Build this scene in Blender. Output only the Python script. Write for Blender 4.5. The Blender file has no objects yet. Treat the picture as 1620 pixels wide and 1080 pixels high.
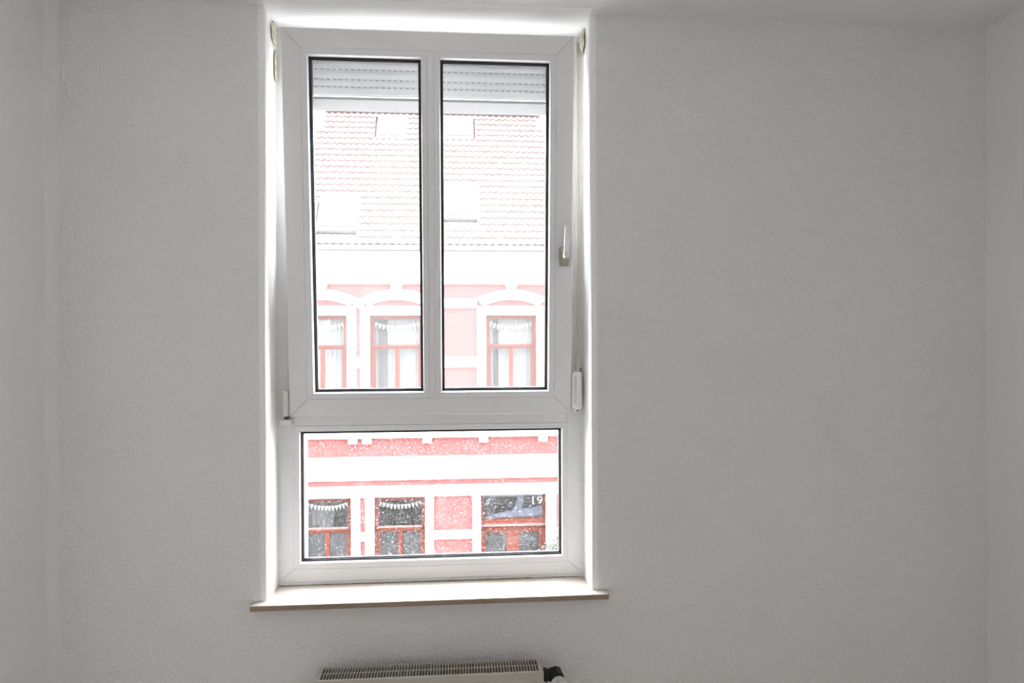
import bpy, bmesh, math, random
from mathutils import Vector, Matrix
random.seed(7)
SC = bpy.context.scene
COL = SC.collection
R = math.radians

# ------------------------------------------------------------------ camera, sky, exposure
cd = bpy.data.cameras.new('camera')
cd.sensor_width = 36.0
cd.lens = 24.0
cd.clip_start = 0.05
cd.clip_end = 300
cam = bpy.data.objects.new('camera', cd)
COL.objects.link(cam)


def aim(yaw, pitch, roll):
    f = Vector((math.sin(yaw) * math.cos(pitch), math.cos(yaw) * math.cos(pitch), math.sin(pitch)))
    r = Vector((math.cos(yaw), -math.sin(yaw), 0))
    u = r.cross(f)
    c, s = math.cos(roll), math.sin(roll)
    r2, u2 = c * r + s * u, -s * r + c * u
    return Matrix((r2, u2, -f)).transposed()


cam.matrix_world = Matrix.Translation((0, -2.2, 1.65)) @ aim(R(4.59), R(-0.166), R(-0.238)).to_4x4()
SC.camera = cam

SKY = 56.0                                 # radiance of the overcast zenith
world = bpy.data.worlds.new('overcast_sky')
SC.world = world
world.use_nodes = True
wt = world.node_tree
wt.nodes.clear()
w_out = wt.nodes.new('ShaderNodeOutputWorld')
w_bg = wt.nodes.new('ShaderNodeBackground')
w_tc = wt.nodes.new('ShaderNodeTexCoord')
w_sep = wt.nodes.new('ShaderNodeSeparateXYZ')
w_mr = wt.nodes.new('ShaderNodeMapRange')   # overcast sky: zenith twice the horizon
w_mr.inputs['From Min'].default_value = 0.0
w_mr.inputs['From Max'].default_value = 1.0
w_mr.inputs['To Min'].default_value = 0.5 * SKY
w_mr.inputs['To Max'].default_value = 1.0 * SKY
w_bg.inputs['Color'].default_value = (0.955, 0.98, 1.0, 1)
wt.links.new(w_tc.outputs['Generated'], w_sep.inputs[0])
wt.links.new(w_sep.outputs['Z'], w_mr.inputs['Value'])
wt.links.new(w_mr.outputs[0], w_bg.inputs['Strength'])
wt.links.new(w_bg.outputs[0], w_out.inputs['Surface'])

# sampling portal in the window opening (guides sky samples; gives off no light of its own)
pl = bpy.data.lights.new('window_portal', 'AREA')
pl.shape = 'RECTANGLE'
pl.size, pl.size_y = 1.0, 1.75
pl.cycles.is_portal = True
po = bpy.data.objects.new('window_portal', pl)
po.location = (-0.08, 0.43, 1.66)
po.rotation_euler = (R(-90), 0, 0)
COL.objects.link(po)

pl2 = bpy.data.lights.new('fill_window_portal', 'AREA')  # portal for the added window behind the camera
pl2.shape = 'RECTANGLE'
pl2.size, pl2.size_y = 0.75, 0.58
pl2.cycles.is_portal = True
po2 = bpy.data.objects.new('fill_window_portal', pl2)
po2.location = (2.12, -3.84, 1.525)
po2.rotation_euler = (0, R(90), 0)
COL.objects.link(po2)

SC.view_settings.view_transform = 'Standard'
SC.view_settings.look = 'None'
SC.view_settings.gamma = 1.0
SC.view_settings.use_curve_mapping = False
SC.view_settings.exposure = -0.15
SC.cycles.max_bounces = 16
SC.cycles.diffuse_bounces = 10
SC.cycles.glossy_bounces = 4
SC.cycles.transmission_bounces = 8
SC.cycles.transparent_max_bounces = 24
SC.cycles.caustics_reflective = False
SC.cycles.caustics_refractive = False


# ------------------------------------------------------------------ materials
def mat(name, col, rough=0.6, spec=0.3, metal=0.0, var=0.0, vscale=8.0, bump=0.0, bscale=90.0, bdist=0.003,
        detail=3.0, col2=None, var_stretch=(1, 1, 1)):
    m = bpy.data.materials.new(name)
    m.use_nodes = True
    nt = m.node_tree
    b = nt.nodes['Principled BSDF']
    b.inputs['Base Color'].default_value = (*col, 1)
    b.inputs['Roughness'].default_value = rough
    b.inputs['Specular IOR Level'].default_value = spec
    b.inputs['Metallic'].default_value = metal
    tc = nt.nodes.new('ShaderNodeTexCoord')
    if var or col2:
        mp = nt.nodes.new('ShaderNodeMapping')
        mp.inputs['Scale'].default_value = var_stretch
        n = nt.nodes.new('ShaderNodeTexNoise')
        n.inputs['Scale'].default_value = vscale
        n.inputs['Detail'].default_value = 5
        cr = nt.nodes.new('ShaderNodeValToRGB')
        cr.color_ramp.elements[0].position = 0.3
        cr.color_ramp.elements[1].position = 0.7
        a = [max(0, c * (1 - var)) for c in col]
        z = col2 if col2 else [min(1, c * (1 + var)) for c in col]
        cr.color_ramp.elements[0].color = (*a, 1)
        cr.color_ramp.elements[1].color = (*z, 1)
        nt.links.new(tc.outputs['Object'], mp.inputs[0])
        nt.links.new(mp.outputs[0], n.inputs['Vector'])
        nt.links.new(n.outputs['Fac'], cr.inputs[0])
        nt.links.new(cr.outputs[0], b.inputs['Base Color'])
    if bump:
        n2 = nt.nodes.new('ShaderNodeTexNoise')
        n2.inputs['Scale'].default_value = bscale
        n2.inputs['Detail'].default_value = detail
        n2.inputs['Roughness'].default_value = 0.6
        bp = nt.nodes.new('ShaderNodeBump')
        bp.inputs['Strength'].default_value = bump
        bp.inputs['Distance'].default_value = bdist
        nt.links.new(tc.outputs['Object'], n2.inputs['Vector'])
        nt.links.new(n2.outputs['Fac'], bp.inputs['Height'])
        nt.links.new(bp.outputs[0], b.inputs['Normal'])
    return m


def glass(name, haze=0.03, speck=0.0, speck_scale=260.0, smear=0.0, tint=(0.957, 0.957, 0.96), refl=1.0, scratch=0.0):
    """clear pane with a film of haze and dust specks on it"""
    m = bpy.data.materials.new(name)
    m.use_nodes = True
    nt = m.node_tree
    nt.nodes.clear()
    out = nt.nodes.new('ShaderNodeOutputMaterial')
    tr = nt.nodes.new('ShaderNodeBsdfTransparent')
    tr.inputs[0].default_value = (*tint, 1)
    gl = nt.nodes.new('ShaderNodeBsdfGlossy')
    gl.inputs['Roughness'].default_value = 0.0
    lw = nt.nodes.new('ShaderNodeLayerWeight')
    pw = nt.nodes.new('ShaderNodeMath'); pw.operation = 'POWER'; pw.inputs[1].default_value = 5.0
    ma = nt.nodes.new('ShaderNodeMath'); ma.operation = 'MULTIPLY_ADD'
    ma.inputs[1].default_value = 0.9 * refl; ma.inputs[2].default_value = 0.04 * refl
    nt.links.new(lw.outputs['Facing'], pw.inputs[0])
    nt.links.new(pw.outputs[0], ma.inputs[0])
    mx = nt.nodes.new('ShaderNodeMixShader')
    nt.links.new(ma.outputs[0], mx.inputs[0])
    nt.links.new(tr.outputs[0], mx.inputs[1])
    nt.links.new(gl.outputs[0], mx.inputs[2])
    di = nt.nodes.new('ShaderNodeBsdfDiffuse'); di.inputs[0].default_value = (0.85, 0.85, 0.85, 1)
    tl = nt.nodes.new('ShaderNodeBsdfTranslucent'); tl.inputs[0].default_value = (0.85, 0.85, 0.85, 1)
    dm = nt.nodes.new('ShaderNodeMixShader'); dm.inputs[0].default_value = 0.5
    nt.links.new(di.outputs[0], dm.inputs[1]); nt.links.new(tl.outputs[0], dm.inputs[2])
    tc = nt.nodes.new('ShaderNodeTexCoord')
    fac = nt.nodes.new('ShaderNodeMath'); fac.operation = 'ADD'; fac.use_clamp = True
    fac.inputs[0].default_value = haze; fac.inputs[1].default_value = 0.0
    last = fac

    def add(sock):
        nonlocal last
        a = nt.nodes.new('ShaderNodeMath'); a.operation = 'ADD'; a.use_clamp = True
        nt.links.new(last.outputs[0], a.inputs[0]); nt.links.new(sock, a.inputs[1])
        last = a

    def ramp(scale, lo, hi, amp, detail=2.0, stretch=None, rot=None):
        n = nt.nodes.new('ShaderNodeTexNoise'); n.inputs['Scale'].default_value = scale; n.inputs['Detail'].default_value = detail
        if stretch:
            mp = nt.nodes.new('ShaderNodeMapping'); mp.inputs['Scale'].default_value = stretch
            mp.inputs['Rotation'].default_value = rot
            nt.links.new(tc.outputs['Object'], mp.inputs[0]); nt.links.new(mp.outputs[0], n.inputs['Vector'])
        else:
            nt.links.new(tc.outputs['Object'], n.inputs['Vector'])
        r = nt.nodes.new('ShaderNodeMapRange')
        r.inputs['From Min'].default_value = lo; r.inputs['From Max'].default_value = hi
        r.inputs['To Min'].default_value = 0; r.inputs['To Max'].default_value = amp
        nt.links.new(n.outputs['Fac'], r.inputs['Value'])
        return r.outputs[0]
    if speck:
        add(ramp(speck_scale, 0.680, 0.73, speck, 1.0))
        add(ramp(speck_scale * 1.9, 0.695, 0.74, speck * 0.8, 0.5))
    if smear:
        add(ramp(11.0, 0.56, 0.85, smear, 5.0))
    if scratch:
        add(ramp(26.0, 0.735, 0.75, scratch, 0.0, (1, 1, 0.06), (0, 0.5, 0)))
    fin = nt.nodes.new('ShaderNodeMixShader')
    nt.links.new(last.outputs[0], fin.inputs[0])
    nt.links.new(mx.outputs[0], fin.inputs[1]); nt.links.new(dm.outputs[0], fin.inputs[2])
    nt.links.new(fin.outputs[0], out.inputs['Surface'])
    return m


M = {}
M['wall'] = mat('wall_paint', (0.797, 0.795, 0.795), 0.9, 0.1, bump=0.8, bscale=85, bdist=0.003, detail=5, var=0.012, vscale=3.0)
M['roughcast'] = mat('roughcast_wall_paint', (0.835, 0.832, 0.83), 0.9, 0.1, bump=1.0, bscale=85, bdist=0.0075, detail=5, var=0.012, vscale=3.0)
M['reveal'] = mat('reveal_plaster', (0.90, 0.90, 0.90), 0.5, 0.5, bump=0.3, bscale=30, bdist=0.004)
M['ceiling'] = mat('ceiling_paint', (0.80, 0.798, 0.795), 0.9, 0.1, bump=0.3, bscale=60, bdist=0.003)
M['floor'] = mat('wood_floor', (0.36, 0.315, 0.27), 0.45, 0.4, col2=(0.42, 0.37, 0.32), vscale=6, var_stretch=(1, 12, 1))
M['upvc'] = mat('white_upvc', (0.80, 0.80, 0.80), 0.35, 0.4, var=0.02, vscale=5, bump=0.03, bscale=20)
M['upvc_core'] = mat('upvc_joint', (0.24, 0.23, 0.22), 0.7, 0.2)
M['plastic'] = mat('white_plastic', (0.86, 0.86, 0.85), 0.4, 0.4)
M['beige'] = mat('aged_plastic', (0.72, 0.70, 0.64), 0.5, 0.3)
M['rubber'] = mat('black_rubber', (0.012, 0.013, 0.016), 0.5, 0.3)
M['spacer'] = mat('dark_spacer', (0.03, 0.034, 0.045), 0.35, 0.5)
M['rust'] = mat('rusty_pin', (0.12, 0.075, 0.04), 0.7, 0.2, metal=0.3)
M['steel'] = mat('dull_nickel', (0.36, 0.34, 0.29), 0.35, 0.5, metal=1.0)
M['chrome'] = mat('polished_nickel', (0.93, 0.925, 0.91), 0.30, 0.5, metal=1.0)
M['sill'] = mat('brown_limestone', (0.50, 0.445, 0.385), 0.28, 0.6, col2=(0.60, 0.55, 0.49), vscale=14, bump=0.05, bscale=60)
M['foam'] = mat('yellowed_foam', (0.40, 0.36, 0.26), 0.9, 0.1, col2=(0.62, 0.59, 0.50), vscale=60, bump=0.6, bscale=140, bdist=0.004)
M['mould'] = mat('dirt_seam', (0.10, 0.075, 0.05), 0.9, 0.1, col2=(0.40, 0.33, 0.25), vscale=40)
M['strap'] = mat('woven_strap', (0.62, 0.58, 0.53), 0.85, 0.1, var=0.12, vscale=300)
M['rad'] = mat('cream_radiator_enamel', (0.47, 0.435, 0.375), 0.35, 0.4, var=0.03, vscale=6)
M['rad_dark'] = mat('radiator_inside', (0.05, 0.045, 0.038), 0.7, 0.2)
M['black'] = mat('black_plastic', (0.012, 0.012, 0.012), 0.45, 0.4)
M['glass_up'] = glass('upper_pane_glass', haze=0.031, speck=0.02, smear=0.02)  # strong haze paints veiling glare over the upper view; specks are dust
M['glass_clean'] = glass('clean_pane_glass', haze=0.0002)
M['glass_low'] = glass('dusty_lower_pane_glass', haze=0.0035, speck=0.26, speck_scale=170, smear=0.03)
M['shutter'] = mat('shutter_pvc', (0.80, 0.805, 0.805), 0.5, 0.3)
M['dark'] = mat('dark_hollow', (0.05, 0.05, 0.05), 0.9, 0.1)
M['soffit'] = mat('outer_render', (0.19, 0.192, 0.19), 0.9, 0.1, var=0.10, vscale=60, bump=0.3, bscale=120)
M['zinc'] = mat('zinc_sheet', (0.55, 0.56, 0.57), 0.4, 0.5, metal=0.6)
# street side
M['pink'] = mat('pink_render', (0.108, 0.0315, 0.0300), 0.9, 0.01, var=0.05, vscale=5, bump=0.2, bscale=60)
M['trim'] = mat('white_stucco', (0.40, 0.40, 0.398), 0.85, 0.1)
M['redwood'] = mat('red_painted_wood', (0.052, 0.0125, 0.0075), 0.7, 0.01, var=0.12, vscale=30)
M['ledge'] = mat('pale_weatherboard', (0.075, 0.055, 0.05), 0.8, 0.01)
M['tile'] = mat('red_clay_tile', (0.077, 0.053, 0.0515), 0.8, 0.01, var=0.06, vscale=4)
M['rooflight'] = mat('rooflight_metal', (0.10, 0.10, 0.10), 0.8, 0.02)
M['gutter'] = mat('painted_gutter', (0.062, 0.06, 0.06), 0.8, 0.02)
M['far_glass'] = glass('house_glass', haze=0.0003, refl=0.22)
M['net'] = mat('white_net_curtain', (0.085, 0.086, 0.086), 0.9, 0.01)
M['shade'] = mat('grey_net_and_gap_sheet', (0.040, 0.041, 0.042), 0.9, 0.01)
M['grey_blind'] = mat('grey_window_film', (0.0205, 0.021, 0.022), 0.9, 0.01, var=0.15, vscale=14)
M['inside'] = mat('unlit_room', (0.02, 0.02, 0.0213), 0.9, 0.01, var=0.5, vscale=2.5)
M['flag'] = mat('white_paper', (0.16, 0.16, 0.162), 0.9, 0.01)
M['number'] = mat('white_vinyl', (0.20, 0.20, 0.20), 0.9, 0.01)
M['blue_reflection'] = mat('pale_blue_reflection', (0.037, 0.041, 0.053), 0.9, 0.01, var=0.06, vscale=20)
M['street'] = mat('asphalt', (0.20, 0.20, 0.20), 0.9, 0.1, var=0.15, vscale=10)
M['paving'] = mat('pale_paving', (0.42, 0.41, 0.40), 0.9, 0.1, var=0.1, vscale=4)
M['leaf'] = mat('pale_leaf', (0.030, 0.040, 0.024), 0.8, 0.02, col2=(0.065, 0.072, 0.056), vscale=9)
M['blossom'] = mat('white_blossom', (0.10, 0.10, 0.098), 0.8, 0.02)
M['bark'] = mat('grey_bark', (0.16, 0.12, 0.09), 0.9, 0.1)


# ------------------------------------------------------------------ mesh helpers
class MB:
    def __init__(self):
        self.v, self.f, self.mi, self.cur = [], [], [], 0

    def add(self, vs, fs):
        o = len(self.v)
        self.v += [tuple(p) for p in vs]
        self.f += [tuple(i + o for i in f) for f in fs]
        self.mi += [self.cur] * len(fs)
        return self

    def box(self, x0, x1, y0, y1, z0, z1):
        vs = [(x, y, z) for z in (z0, z1) for y in (y0, y1) for x in (x0, x1)]
        return self.add(vs, [(0, 2, 3, 1), (4, 5, 7, 6), (0, 1, 5, 4), (2, 6, 7, 3), (0, 4, 6, 2), (1, 3, 7, 5)])

    def rbox(self, x0, x1, y0, y1, z0, z1, r, seg=2):
        bm = bmesh.new()
        bmesh.ops.create_cube(bm, size=1.0)
        for v in bm.verts:
            v.co = ((x0 + x1) / 2 + v.co.x * (x1 - x0), (y0 + y1) / 2 + v.co.y * (y1 - y0), (z0 + z1) / 2 + v.co.z * (z1 - z0))
        bmesh.ops.bevel(bm, geom=bm.edges[:], offset=r, segments=seg, profile=0.5, affect='EDGES')
        bm.verts.index_update()
        self.add([v.co[:] for v in bm.verts], [[v.index for v in f.verts] for f in bm.faces])
        bm.free()
        return self

    def prism(self, pts, a, b, axis='y'):
        """polygon pts (two coords) extruded from a to b along axis (y: pts=(x,z); x: pts=(y,z); z: pts=(x,y))"""
        n = len(pts)

        def P(p, t):
            return (p[0], t, p[1]) if axis == 'y' else ((t, p[0], p[1]) if axis == 'x' else (p[0], p[1], t))
        vs = [P(p, a) for p in pts] + [P(p, b) for p in pts]
        fs = [tuple(range(n)), tuple(range(2 * n - 1, n - 1, -1))]
        fs += [(i, i + n, (i + 1) % n + n, (i + 1) % n) for i in range(n)]
        return self.add(vs, fs)

    def grid_holes(self, xs, zs, holes, y0, y1):
        """plate in x/z between y0 and y1 with rectangular holes (x0,x1,z0,z1); connected mesh with shared vertices"""
        X = sorted(set(xs) | {h[0] for h in holes} | {h[1] for h in holes})
        Z = sorted(set(zs) | {h[2] for h in holes} | {h[3] for h in holes})
        nx, nz = len(X), len(Z)
        solid = {}
        for i in range(nx - 1):
            for k in range(nz - 1):
                cx, cz = (X[i] + X[i + 1]) / 2, (Z[k] + Z[k + 1]) / 2
                solid[i, k] = not any(h[0] < cx < h[1] and h[2] < cz < h[3] for h in holes)
        o = len(self.v)
        self.v += [(x, y0, z) for z in Z for x in X] + [(x, y1, z) for z in Z for x in X]

        def A(i, k): return o + k * nx + i

        def B(i, k): return o + nx * nz + k * nx + i
        for (i, k), s in solid.items():
            if not s:
                continue
            fs = [(A(i, k), A(i + 1, k), A(i + 1, k + 1), A(i, k + 1)), (B(i, k), B(i, k + 1), B(i + 1, k + 1), B(i + 1, k))]
            if not solid.get((i - 1, k)): fs.append((A(i, k), A(i, k + 1), B(i, k + 1), B(i, k)))
            if not solid.get((i + 1, k)): fs.append((A(i + 1, k), B(i + 1, k), B(i + 1, k + 1), A(i + 1, k + 1)))
            if not solid.get((i, k - 1)): fs.append((A(i, k), B(i, k), B(i + 1, k), A(i + 1, k)))
            if not solid.get((i, k + 1)): fs.append((A(i, k + 1), A(i + 1, k + 1), B(i + 1, k + 1), B(i, k + 1)))
            self.f += fs
            self.mi += [self.cur] * len(fs)
        return self

    def tube(self, pts, r, seg=8, rs=None):
        pts = [Vector(p) for p in pts]
        n = len(pts)
        vs, fs = [], []
        for i, p in enumerate(pts):
            d = (pts[min(i + 1, n - 1)] - pts[max(i - 1, 0)]).normalized()
            a = d.orthogonal().normalized()
            if i and abs(a.dot(prev)) < 0.999:
                a = (prev - d * prev.dot(d)).normalized()
            prev = a
            b = d.cross(a)
            rr = rs[i] if rs else r
            vs += [p + (a * math.cos(2 * math.pi * k / seg) + b * math.sin(2 * math.pi * k / seg)) * rr for k in range(seg)]
        for i in range(n - 1):
            fs += [(i * seg + k, i * seg + (k + 1) % seg, (i + 1) * seg + (k + 1) % seg, (i + 1) * seg + k) for k in range(seg)]
        fs += [tuple(range(seg - 1, -1, -1)), tuple((n - 1) * seg + k for k in range(seg))]
        return self.add(vs, fs)

    def build(self, name, mats, parent=None, base=(0, 0, 0), smooth=False, rel=None):
        """link as one object; base = world point that becomes the parent's origin (already subtracted)"""
        me = bpy.data.meshes.new(name)
        b = Vector(base)
        me.from_pydata([tuple(Vector(p) - b) for p in self.v], [], self.f)
        for m in (mats if isinstance(mats, (list, tuple)) else [mats]):
            me.materials.append(m)
        me.polygons.foreach_set('material_index', self.mi)
        bm = bmesh.new(); bm.from_mesh(me)
        bmesh.ops.recalc_face_normals(bm, faces=bm.faces[:])
        loose = [v for v in bm.verts if not v.link_faces]
        if loose:
            bmesh.ops.delete(bm, geom=loose, context='VERTS')
        bm.to_mesh(me); bm.free()
        if smooth:
            me.polygons.foreach_set('use_smooth', [True] * len(me.polygons))
            try:
                me.set_sharp_from_angle(angle=R(40))
            except Exception:
                pass
        me.update()
        o = bpy.data.objects.new(name, me)
        COL.objects.link(o)
        if parent is not None:
            o.parent = parent
        else:
            o.location = b
        return o


def tag(o, label=None, cat=None, group=None, kind=None):
    if label: o['label'] = label
    if cat: o['category'] = cat
    if group: o['group'] = group
    if kind: o['kind'] = kind
    return o


def root(name, loc, label=None, cat=None, group=None, kind=None):
    o = bpy.data.objects.new(name, None)
    o.empty_display_size = 0.1
    COL.objects.link(o)
    o.location = loc
    return tag(o, label, cat, group, kind)


def S(name, mb, m, **k):
    return tag(mb.build(name, m, **k), kind='structure')


# ------------------------------------------------------------------ the room
XL, XR, ZC = -1.2463, 1.8059, 2.706          # side walls, ceiling
OX0, OX1, OZ0, OZ1 = -0.598, 0.433, 0.8307, 2.692    # recess of the window
YB = -4.3                                    # back wall

wf = MB()
wf.grid_holes([XL - 0.2, XR + 0.2], [-0.1, 2.95], [(OX0 - 0.02, OX1 + 0.02, 0.80, 2.73)], 0.0, 0.2)
S('wall_front', wf, M['roughcast'])

# plastered lining of the recess: jambs with a softly rounded arris, soffit running out of the ceiling
rv = MB()
t = 0.004


def jamb(x, s):
    # thin plaster skin, rounded at the room edge
    pts = [(x, 0.012), (x + s * 0.0012, 0.005), (x + s * 0.004, 0.0012), (x + s * 0.012, -0.0006), (x + s * 0.03, 0.0005),
           (x + s * 0.03, 0.03), (x + s * 0.03, 0.2), (x, 0.2)]
    return pts


trl = MB().prism(jamb(OX0, -1), 0.8307, ZC + 0.01, 'z')
S('trim_1', trl, M['reveal'], smooth=True)
trr = MB().prism(jamb(OX1, 1), 0.8307, ZC + 0.01, 'z')
S('trim_2', trr, M['reveal'], smooth=True)
sof = [(-0.06, ZC + 0.001)]
for i in range(9):
    a = i / 8
    sof.append((-0.06 + 0.13 * a, ZC - 0.013 * (3 * a * a - 2 * a ** 3) + 0.0005))
sof += [(0.2, 2.691), (0.2, 2.75), (-0.06, 2.75)]
tso = MB().prism(sof, OX0 - 0.002, OX1 + 0.002, 'x')
S('trim_3', tso, M['reveal'], smooth=True)

# side walls; the left one meets the window wall in a rounded plaster corner
rad_c = 0.035
pl_ = [(XL - 0.2, YB)]
pts = [(XL - 0.2, YB), (XL, YB), (XL, -rad_c)]
for i in range(1, 8):
    a = R(180 - 90 * i / 8)
    pts.append((XL + rad_c + rad_c * math.cos(a), -rad_c + rad_c * math.sin(a)))
pts += [(XL + rad_c, 0.0), (XL + rad_c, 0.05), (XL - 0.2, 0.05)]
S('wall_left', MB().prism(pts, -0.1, 2.95, 'z'), M['wall'], smooth=True)
BY0, BY1, BZ0, BZ1 = -4.13, -3.55, 1.15, 1.90        # unseen window added in the right wall behind the camera to brighten the room
S('wall_back', MB().box(XL - 0.2, XR + 0.3, YB - 0.2, YB, -0.1, 2.95), M['wall'])


def turned(mb):      # x/y swapped: a plate built in x/z becomes one in y/z
    mb.v = [(p[1], p[0], p[2]) for p in mb.v]
    return mb


S('wall_right', turned(MB().grid_holes([YB, 0.05], [-0.1, 2.95], [(BY0, BY1, BZ0, BZ1)], XR, XR + 0.3)), M['wall'])
w2 = S('fill_window', turned(MB().grid_holes([BY0, BY1], [BZ0, BZ1], [(BY0 + 0.06, BY1 - 0.06, BZ0 + 0.06, BZ1 - 0.06)], XR + 0.15, XR + 0.22)), M['upvc'])
MB().box(XR + 0.18, XR + 0.184, BY0 + 0.05, BY1 - 0.05, BZ0 + 0.05, BZ1 - 0.05).build('glass_pane', M['glass_clean'], w2)
S('floor', MB().box(XL - 0.2, XR + 0.2, YB - 0.2, 0.1, -0.12, 0.0), M['floor'])
S('ceiling', MB().box(XL - 0.2, XR + 0.2, YB - 0.2, 0.005, ZC, 2.95), M['ceiling'])

# outer leaf of the wall: shutter slot behind the frame, rendered outer lintel and jambs
we = MB()
we.grid_holes([-5.0, 4.5], [-4.6, 6.0], [(-0.585, 0.425, 0.79, 2.80)], 0.2, 0.285)
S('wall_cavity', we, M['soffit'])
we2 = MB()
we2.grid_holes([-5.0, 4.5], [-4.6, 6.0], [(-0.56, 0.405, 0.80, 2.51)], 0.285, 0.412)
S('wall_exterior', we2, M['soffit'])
S('trim_4', MB().prism([(0.205, 0.80), (0.205, 0.842), (0.46, 0.818), (0.46, 0.795), (0.45, 0.795), (0.45, 0.805)], -0.559, 0.404, 'x'), M['zinc'])

# window board
sb = MB().rbox(-0.6412, 0.4833, -0.040, 0.15, 0.8135, 0.8307, 0.002, 2)
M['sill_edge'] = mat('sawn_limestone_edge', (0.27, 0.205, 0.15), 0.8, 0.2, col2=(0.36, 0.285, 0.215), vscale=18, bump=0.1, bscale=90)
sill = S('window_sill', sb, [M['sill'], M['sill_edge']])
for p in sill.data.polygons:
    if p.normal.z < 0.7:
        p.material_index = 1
# dirt seam along the back of the board
ds = MB()
for i in range(40):
    x = -0.59 + 1.01 * i / 40
    w = 1.01 / 40
    h = 0.0007 + 0.0012 * random.random() * (1.6 if 20 < i < 36 else 0.8)
    ds.box(x, x + w, 0.128 - h, 0.136, 0.8303, 0.8308 + h)
ds.build('dirt_seam', M['mould'], sill)


# ------------------------------------------------------------------ window_1: fixed frame, lower pane, tilted sash
def mitre(x0, x1, z0, z1, X0, X1, Z0, Z1, gap=0.0006):
    """four mitred trapezoids of a frame: outer x0,x1,z0,z1, inner X0,X1,Z0,Z1 -> {side: pts(x,z)}"""
    g = gap
    return {'left': [(x0, z0 + g), (X0, Z0 + g), (X0, Z1 - g), (x0, z1 - g)],
            'right': [(X1, Z0 + g), (x1, z0 + g), (x1, z1 - g), (X1, Z1 - g)],
            'bottom': [(x0 + g, z0), (x1 - g, z0), (X1 - g, Z0), (X0 + g, Z0)],
            'top': [(X0 + g, Z1), (X1 - g, Z1), (x1 - g, z1), (x0 + g, z1)]}


def shrink(pts, d):
    n = len(pts)
    out = []
    area = sum(pts[i][0] * pts[(i + 1) % n][1] - pts[(i + 1) % n][0] * pts[i][1] for i in range(n))
    sg = 1 if area > 0 else -1
    for i in range(n):
        p0, p1, p2 = Vector(pts[i - 1]), Vector(pts[i]), Vector(pts[(i + 1) % n])
        e1, e2 = (p1 - p0).normalized(), (p2 - p1).normalized()
        n1, n2 = Vector((-e1.y, e1.x)) * sg, Vector((-e2.y, e2.x)) * sg
        b = (n1 + n2)
        k = d / max(0.2, (1 + n1.dot(n2)))
        out.append((p1.x + b.x * k, p1.y + b.y * k))
    return out


def rail(pts, yf, yb, ch=0.0012):
    """mitred rail with a small chamfer on its front edge; yf front, yb back"""
    n = len(pts)
    s = shrink(pts, ch)
    mb = MB()
    vs = [(p[0], yf, p[1]) for p in s] + [(p[0], yf + ch, p[1]) for p in pts] + [(p[0], yb, p[1]) for p in pts]
    fs = [tuple(range(n)), tuple(range(3 * n - 1, 2 * n - 1, -1))]
    for k in (0, n):
        fs += [(k + i, k + n + i, k + n + (i + 1) % n, k + (i + 1) % n) for i in range(n)]
    mb.add(vs, fs)
    return mb


def beads(ox0, ox1, oz0, oz1, ix0, ix1, iz0, iz1, yf, depth, cham, parent):
    """glazing bead: flat face from outer to inner edge, then a bevelled inner face running back to the pane"""
    o = mitre(ox0, ox1, oz0, oz1, ix0, ix1, iz0, iz1, 0.0003)
    c = mitre(ix0, ix1, iz0, iz1, ix0 + cham, ix1 - cham, iz0 + cham, iz1 - cham, 0.0003)
    inner = {'left': (1, 2), 'right': (0, 3), 'bottom': (3, 2), 'top': (0, 1)}
    outer = {'left': (0, 3), 'right': (1, 2), 'bottom': (0, 1), 'top': (3, 2)}
    for side in ('left', 'right', 'bottom', 'top'):
        a, b = outer[side]; i, j = inner[side]
        P, Q = o[side], c[side]
        d = 0.001
        A, B, I, J = P[a], P[b], P[i], P[j]
        I2, J2 = Q[i], Q[j]
        mid = [(A[0] + (I[0] - A[0]) * 0.06, A[1] + (I[1] - A[1]) * 0.06), (B[0] + (J[0] - B[0]) * 0.06, B[1] + (J[1] - B[1]) * 0.06)]
        sec = [  # rings: outer back, outer front, face, inner arris, pane edge, pane back
            [(A[0], yf + depth + 0.004, A[1]), (A[0], yf + d, A[1]), (mid[0][0], yf, mid[0][1]), (I[0], yf + 0.0015, I[1]), (I2[0], yf + depth, I2[1]), (I2[0], yf + depth + 0.004, I2[1])],
            [(B[0], yf + depth + 0.004, B[1]), (B[0], yf + d, B[1]), (mid[1][0], yf, mid[1][1]), (J[0], yf + 0.0015, J[1]), (J2[0], yf + depth, J2[1]), (J2[0], yf + depth + 0.004, J2[1])]]
        mb = MB().add(sec[0] + sec[1], [(0, 1, 2, 3, 4, 5), (11, 10, 9, 8, 7, 6)] + [(k, k + 6, (k + 1) % 6 + 6, (k + 1) % 6) for k in range(6)])
        mb.build('glazing_bead', M['upvc'], parent)


def ring(x0, x1, z0, z1, w, y0, y1):
    mb = MB()
    mb.grid_holes([x0, x1], [z0, z1], [(x0 + w, x1 - w, z0 + w, z1 - w)], y0, y1)
    return mb


FY = 0.135
win = MB()
# core behind the visible rails
win.grid_holes([-0.604, 0.436], [0.8320, 2.700], [(-0.5395, 0.3725, 1.409, 2.640), (-0.540, 0.372, 0.890, 1.357)], FY + 0.009, FY + 0.070)
window = S('window_1', win, M['upvc_core'])

fx0, fx1, fz0, fz1 = -0.604, 0.436, 0.8392, 2.700
ix0, ix1, iz0, iz1 = -0.5475, 0.378, 0.883, 2.634
mt = mitre(fx0, fx1, fz0, fz1, ix0, ix1, iz0, iz1)
for side in ('left', 'right', 'bottom', 'top'):
    rail(mt[side], FY, FY + 0.0095).build('frame_rail', M['upvc'], window)
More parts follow.
